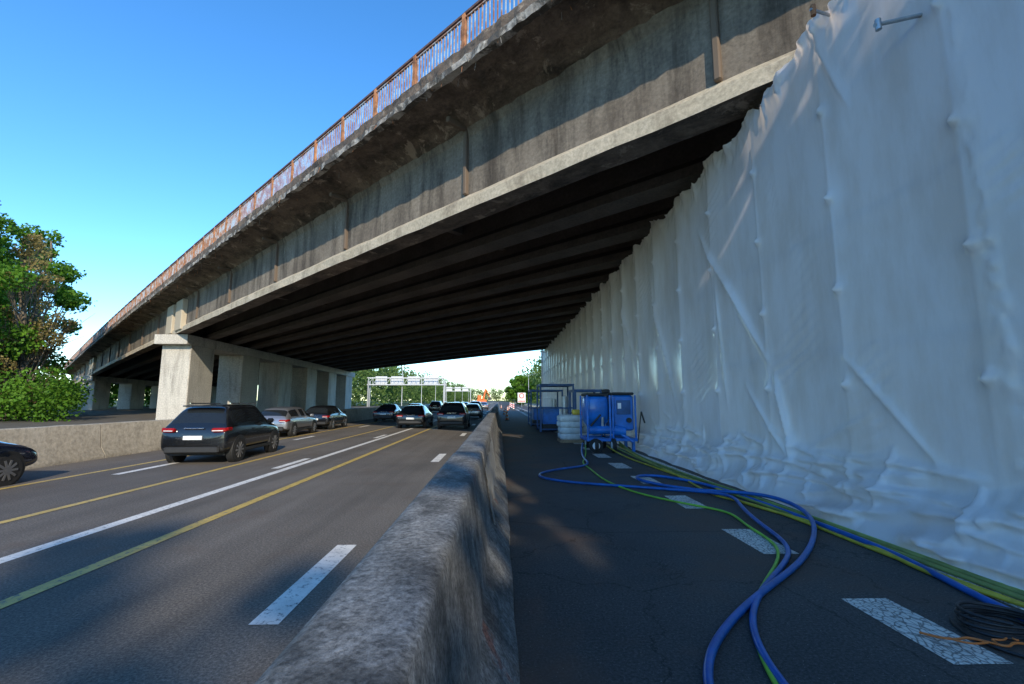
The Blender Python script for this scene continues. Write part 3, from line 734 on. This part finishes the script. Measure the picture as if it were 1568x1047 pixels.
# ------------------------------------------------------------------ trees
def tree(name,base,h,cr,nl,size,mat,c0=0.18,seed=0,nclump=70,dens=1.0,ntw=0):
    rs=np.random.RandomState(seed); e=empty(name,base)
    mb=MB(); p=Vector((0,0,0)); r=h*0.022; seg=8; pts=[p.copy()]
    for i in range(seg):
        q=p+Vector((rs.uniform(-.03,.03)*h,rs.uniform(-.03,.03)*h,h*0.9/seg)); mb.cyl(p,q,r,r*.82,M['bark'],8,cap=False); r*=.82; p=q; pts.append(p.copy())
    C=[]
    for k in range(nclump):
        t=rs.uniform(c0,1.0); prof=math.sin(math.pi*min(1,(t-c0+.12)/(1.12-c0)))**.6
        a=rs.uniform(0,2*math.pi); d=cr*prof*math.sqrt(rs.uniform(.12,1.0))
        C.append((d*math.cos(a)+rs.normal()*.3,d*math.sin(a)+rs.normal()*.3,h*t*0.97,rs.uniform(.16,.34)*cr*(0.6+.5*prof)))
        if k%2==0 or ntw:
            i=min(seg-1,int(max(0,t-.2)*seg)); s=pts[i]; tgt=Vector(C[-1][:3]); mid=(s+tgt)*.5+Vector((0,0,-.04*h))
            rr=h*.006*(1.3-t); mb.cyl(s,mid,rr*1.5,rr,M['bark'],5,cap=False); mb.cyl(mid,tgt,rr,rr*.3,M['bark'],5,cap=False)
            for _ in range(ntw):
                mb.cyl(mid+(tgt-mid)*rs.uniform(0,1),tgt+Vector(rs.normal(size=3))*cr*.25,rr*.5,rr*.1,M['bark'],3,cap=False)
    C=np.array(C); w=C[:,3]**2; w/=w.sum(); idx=rs.choice(len(C),nl,p=w)
    d=rs.normal(size=(nl,3)); d/=np.linalg.norm(d,axis=1)[:,None]; rad=C[idx,3]*np.power(rs.uniform(0.15,1.0,nl),.5)*rs.choice([1,1,1,1.25],nl)
    d[:,2]*=.75
    pos=C[idx,:3]+d*rad[:,None]; pos[:,2]=np.maximum(pos[:,2],.2)
    mb.build('trunk_and_limbs',e); quads('crown',leaves(pos,size),mat,e); return e
tree('deciduous_tree',(-49.5,41,0),22.3,6.0,27000,.34,M['leaf'],.10,1,95)
tree('deciduous_tree',(-61,47,0),25,8,18000,.45,M['leaf'],.10,2)
tree('deciduous_tree',(-46.0,45.0,0),18.5,3.1,8500,.26,M['leaf_y'],.06,3,80,ntw=5)
tree('deciduous_tree',(-57.4,56,0),23.5,5.4,19000,.42,M['leaf'],.06,4)
tree('deciduous_tree',(-74,66,0),22,7,10000,.45,M['leaf'],.08,5)
tree('deciduous_tree',(-55,36,0),14,6,12000,.42,M['leaf'],.1,6)
def mass(name,cl,nl,size,mat,seed=0):
    rs=np.random.RandomState(seed); C=np.array(cl); w=C[:,3]**2; w=w/w.sum(); idx=rs.choice(len(C),nl,p=w)
    d=rs.normal(size=(nl,3)); d/=np.linalg.norm(d,axis=1)[:,None]; d[:,2]*=.8
    pos=C[idx,:3]+d*(C[idx,3]*np.power(rs.uniform(.2,1.1,nl),.5))[:,None]; pos[:,2]=np.maximum(pos[:,2],.05)
    return quads(name,leaves(pos,size),mat)
rs=np.random.RandomState(11)
cl=[(rs.uniform(-70,-38),rs.uniform(36,62),rs.uniform(.5,3.8),rs.uniform(1.2,2.3)) for _ in range(190)]
cl=[c for c in cl if (c[0]+1.5)/c[1]<-0.88]
mass('hedge_bushes',cl,30000,.32,M['leaf'],5)
cl=[]
for i in range(170):
    y=105+ (i/170)**1.4*520; h=rs.uniform(12.5,18); x=-37-rs.uniform(0,22)
    if y<160 and x/y<-.42: continue
    for k in range(7): cl.append((x+rs.normal()*2.2,y+rs.normal()*2.2,h*rs.uniform(.12,1)*.93,rs.uniform(1.5,3)*(1+y/500)))
mass('distant_tree_line',cl,75000,.95,M['leaf_far'],6)
cl=[]
for i in range(110):
    y=130+(i/110)**1.3*480; h=rs.uniform(14,21); x=13+rs.uniform(0,22)
    for k in range(7): cl.append((x+rs.normal()*2.2,y+rs.normal()*2.2,h*rs.uniform(.1,1)*.93,rs.uniform(1.6,3)*(1+y/500)))
for i in range(90):
    x=rs.uniform(-90,60); h=rs.uniform(12,20)
    for k in range(5): cl.append((x,640+rs.uniform(-12,12),h*rs.uniform(.1,1),rs.uniform(3,5)))
mass('distant_tree_line',cl,62000,1.0,M['leaf_far'],7)
tree('round_green_tree',(7.6,165,0),10.5,4.8,7000,.7,M['leaf'],.08,9)
cl=[(rs.uniform(-120,-84),rs.uniform(95,160),rs.uniform(.4,6),rs.uniform(1.5,3.)) for _ in range(120)]
mass('verge_bushes',cl,12000,.7,M['leaf'],8)
# wood on the verge behind the camera: shades the closed lanes
cl=[]
for i in range(110):
    x=rs.uniform(9.5,19); y=rs.uniform(-58,-4); h=rs.uniform(19.5,23.5) if y<-24 else rs.uniform(13,15.5)
    for k in range(10): cl.append((x+rs.normal()*1.0,y+rs.normal()*1.2,h*rs.uniform(.15,1)*.95,rs.uniform(1.2,2.4)))
mass('verge_woodland',cl,80000,.8,M['leaf'],12)
tree('tall_poplar_tree',(9.6,-50,0),29.3,3.0,11000,.45,M['leaf'],.35,31,70)
tree('tall_poplar_tree',(11.8,-62,0),33,2.8,10000,.45,M['leaf'],.35,32,70)
tree('tall_poplar_tree',(9.8,-44,0),25.5,2.2,5000,.4,M['leaf'],.25,33,50)

# ------------------------------------------------------------------ light, sky, camera
EL=math.radians(26); ROT=math.radians(165.5)
w=bpy.data.worlds.new('World'); S.world=w; w.use_nodes=True; nt=w.node_tree
sky=nt.nodes.new('ShaderNodeTexSky'); sky.sky_type='NISHITA'; sky.sun_disc=False
sky.sun_elevation=EL; sky.sun_rotation=ROT; sky.air_density=1.0; sky.dust_density=0.1; sky.ozone_density=2.4
bg=nt.nodes['Background']; bg.inputs[1].default_value=0.15
hs=nt.nodes.new('ShaderNodeHueSaturation'); hs.inputs['Saturation'].default_value=1.25; hs.inputs['Value'].default_value=1.0
nt.links.new(sky.outputs[0],hs.inputs['Color'])
mc_=mixc(nt,1.0,hs.outputs[0],(1.72,2.06,2.26),'MULTIPLY')
nt.links.new(mc_,bg.inputs[0])
sd=bpy.data.lights.new('sun','SUN'); sd.energy=5.0; sd.angle=math.radians(0.5); sd.color=(1,0.89,0.70)
so=bpy.data.objects.new('sun',sd); COL.objects.link(so)
pos=Vector((math.sin(ROT)*math.cos(EL),math.cos(ROT)*math.cos(EL),math.sin(EL)))
so.rotation_euler=(-pos).to_track_quat('-Z','Y').to_euler(); so.location=pos*50
cd=bpy.data.cameras.new('camera'); cd.sensor_width=36; cd.lens=16.07; cd.clip_end=6000; cd.clip_start=0.05
co=bpy.data.objects.new('camera',cd); COL.objects.link(co); co.location=(0,0,1.8)
co.rotation_euler=(math.radians(90+7.25),0,math.radians(-1.55)); S.camera=co
S.view_settings.view_transform='Standard'; S.view_settings.look='None'; S.view_settings.exposure=0
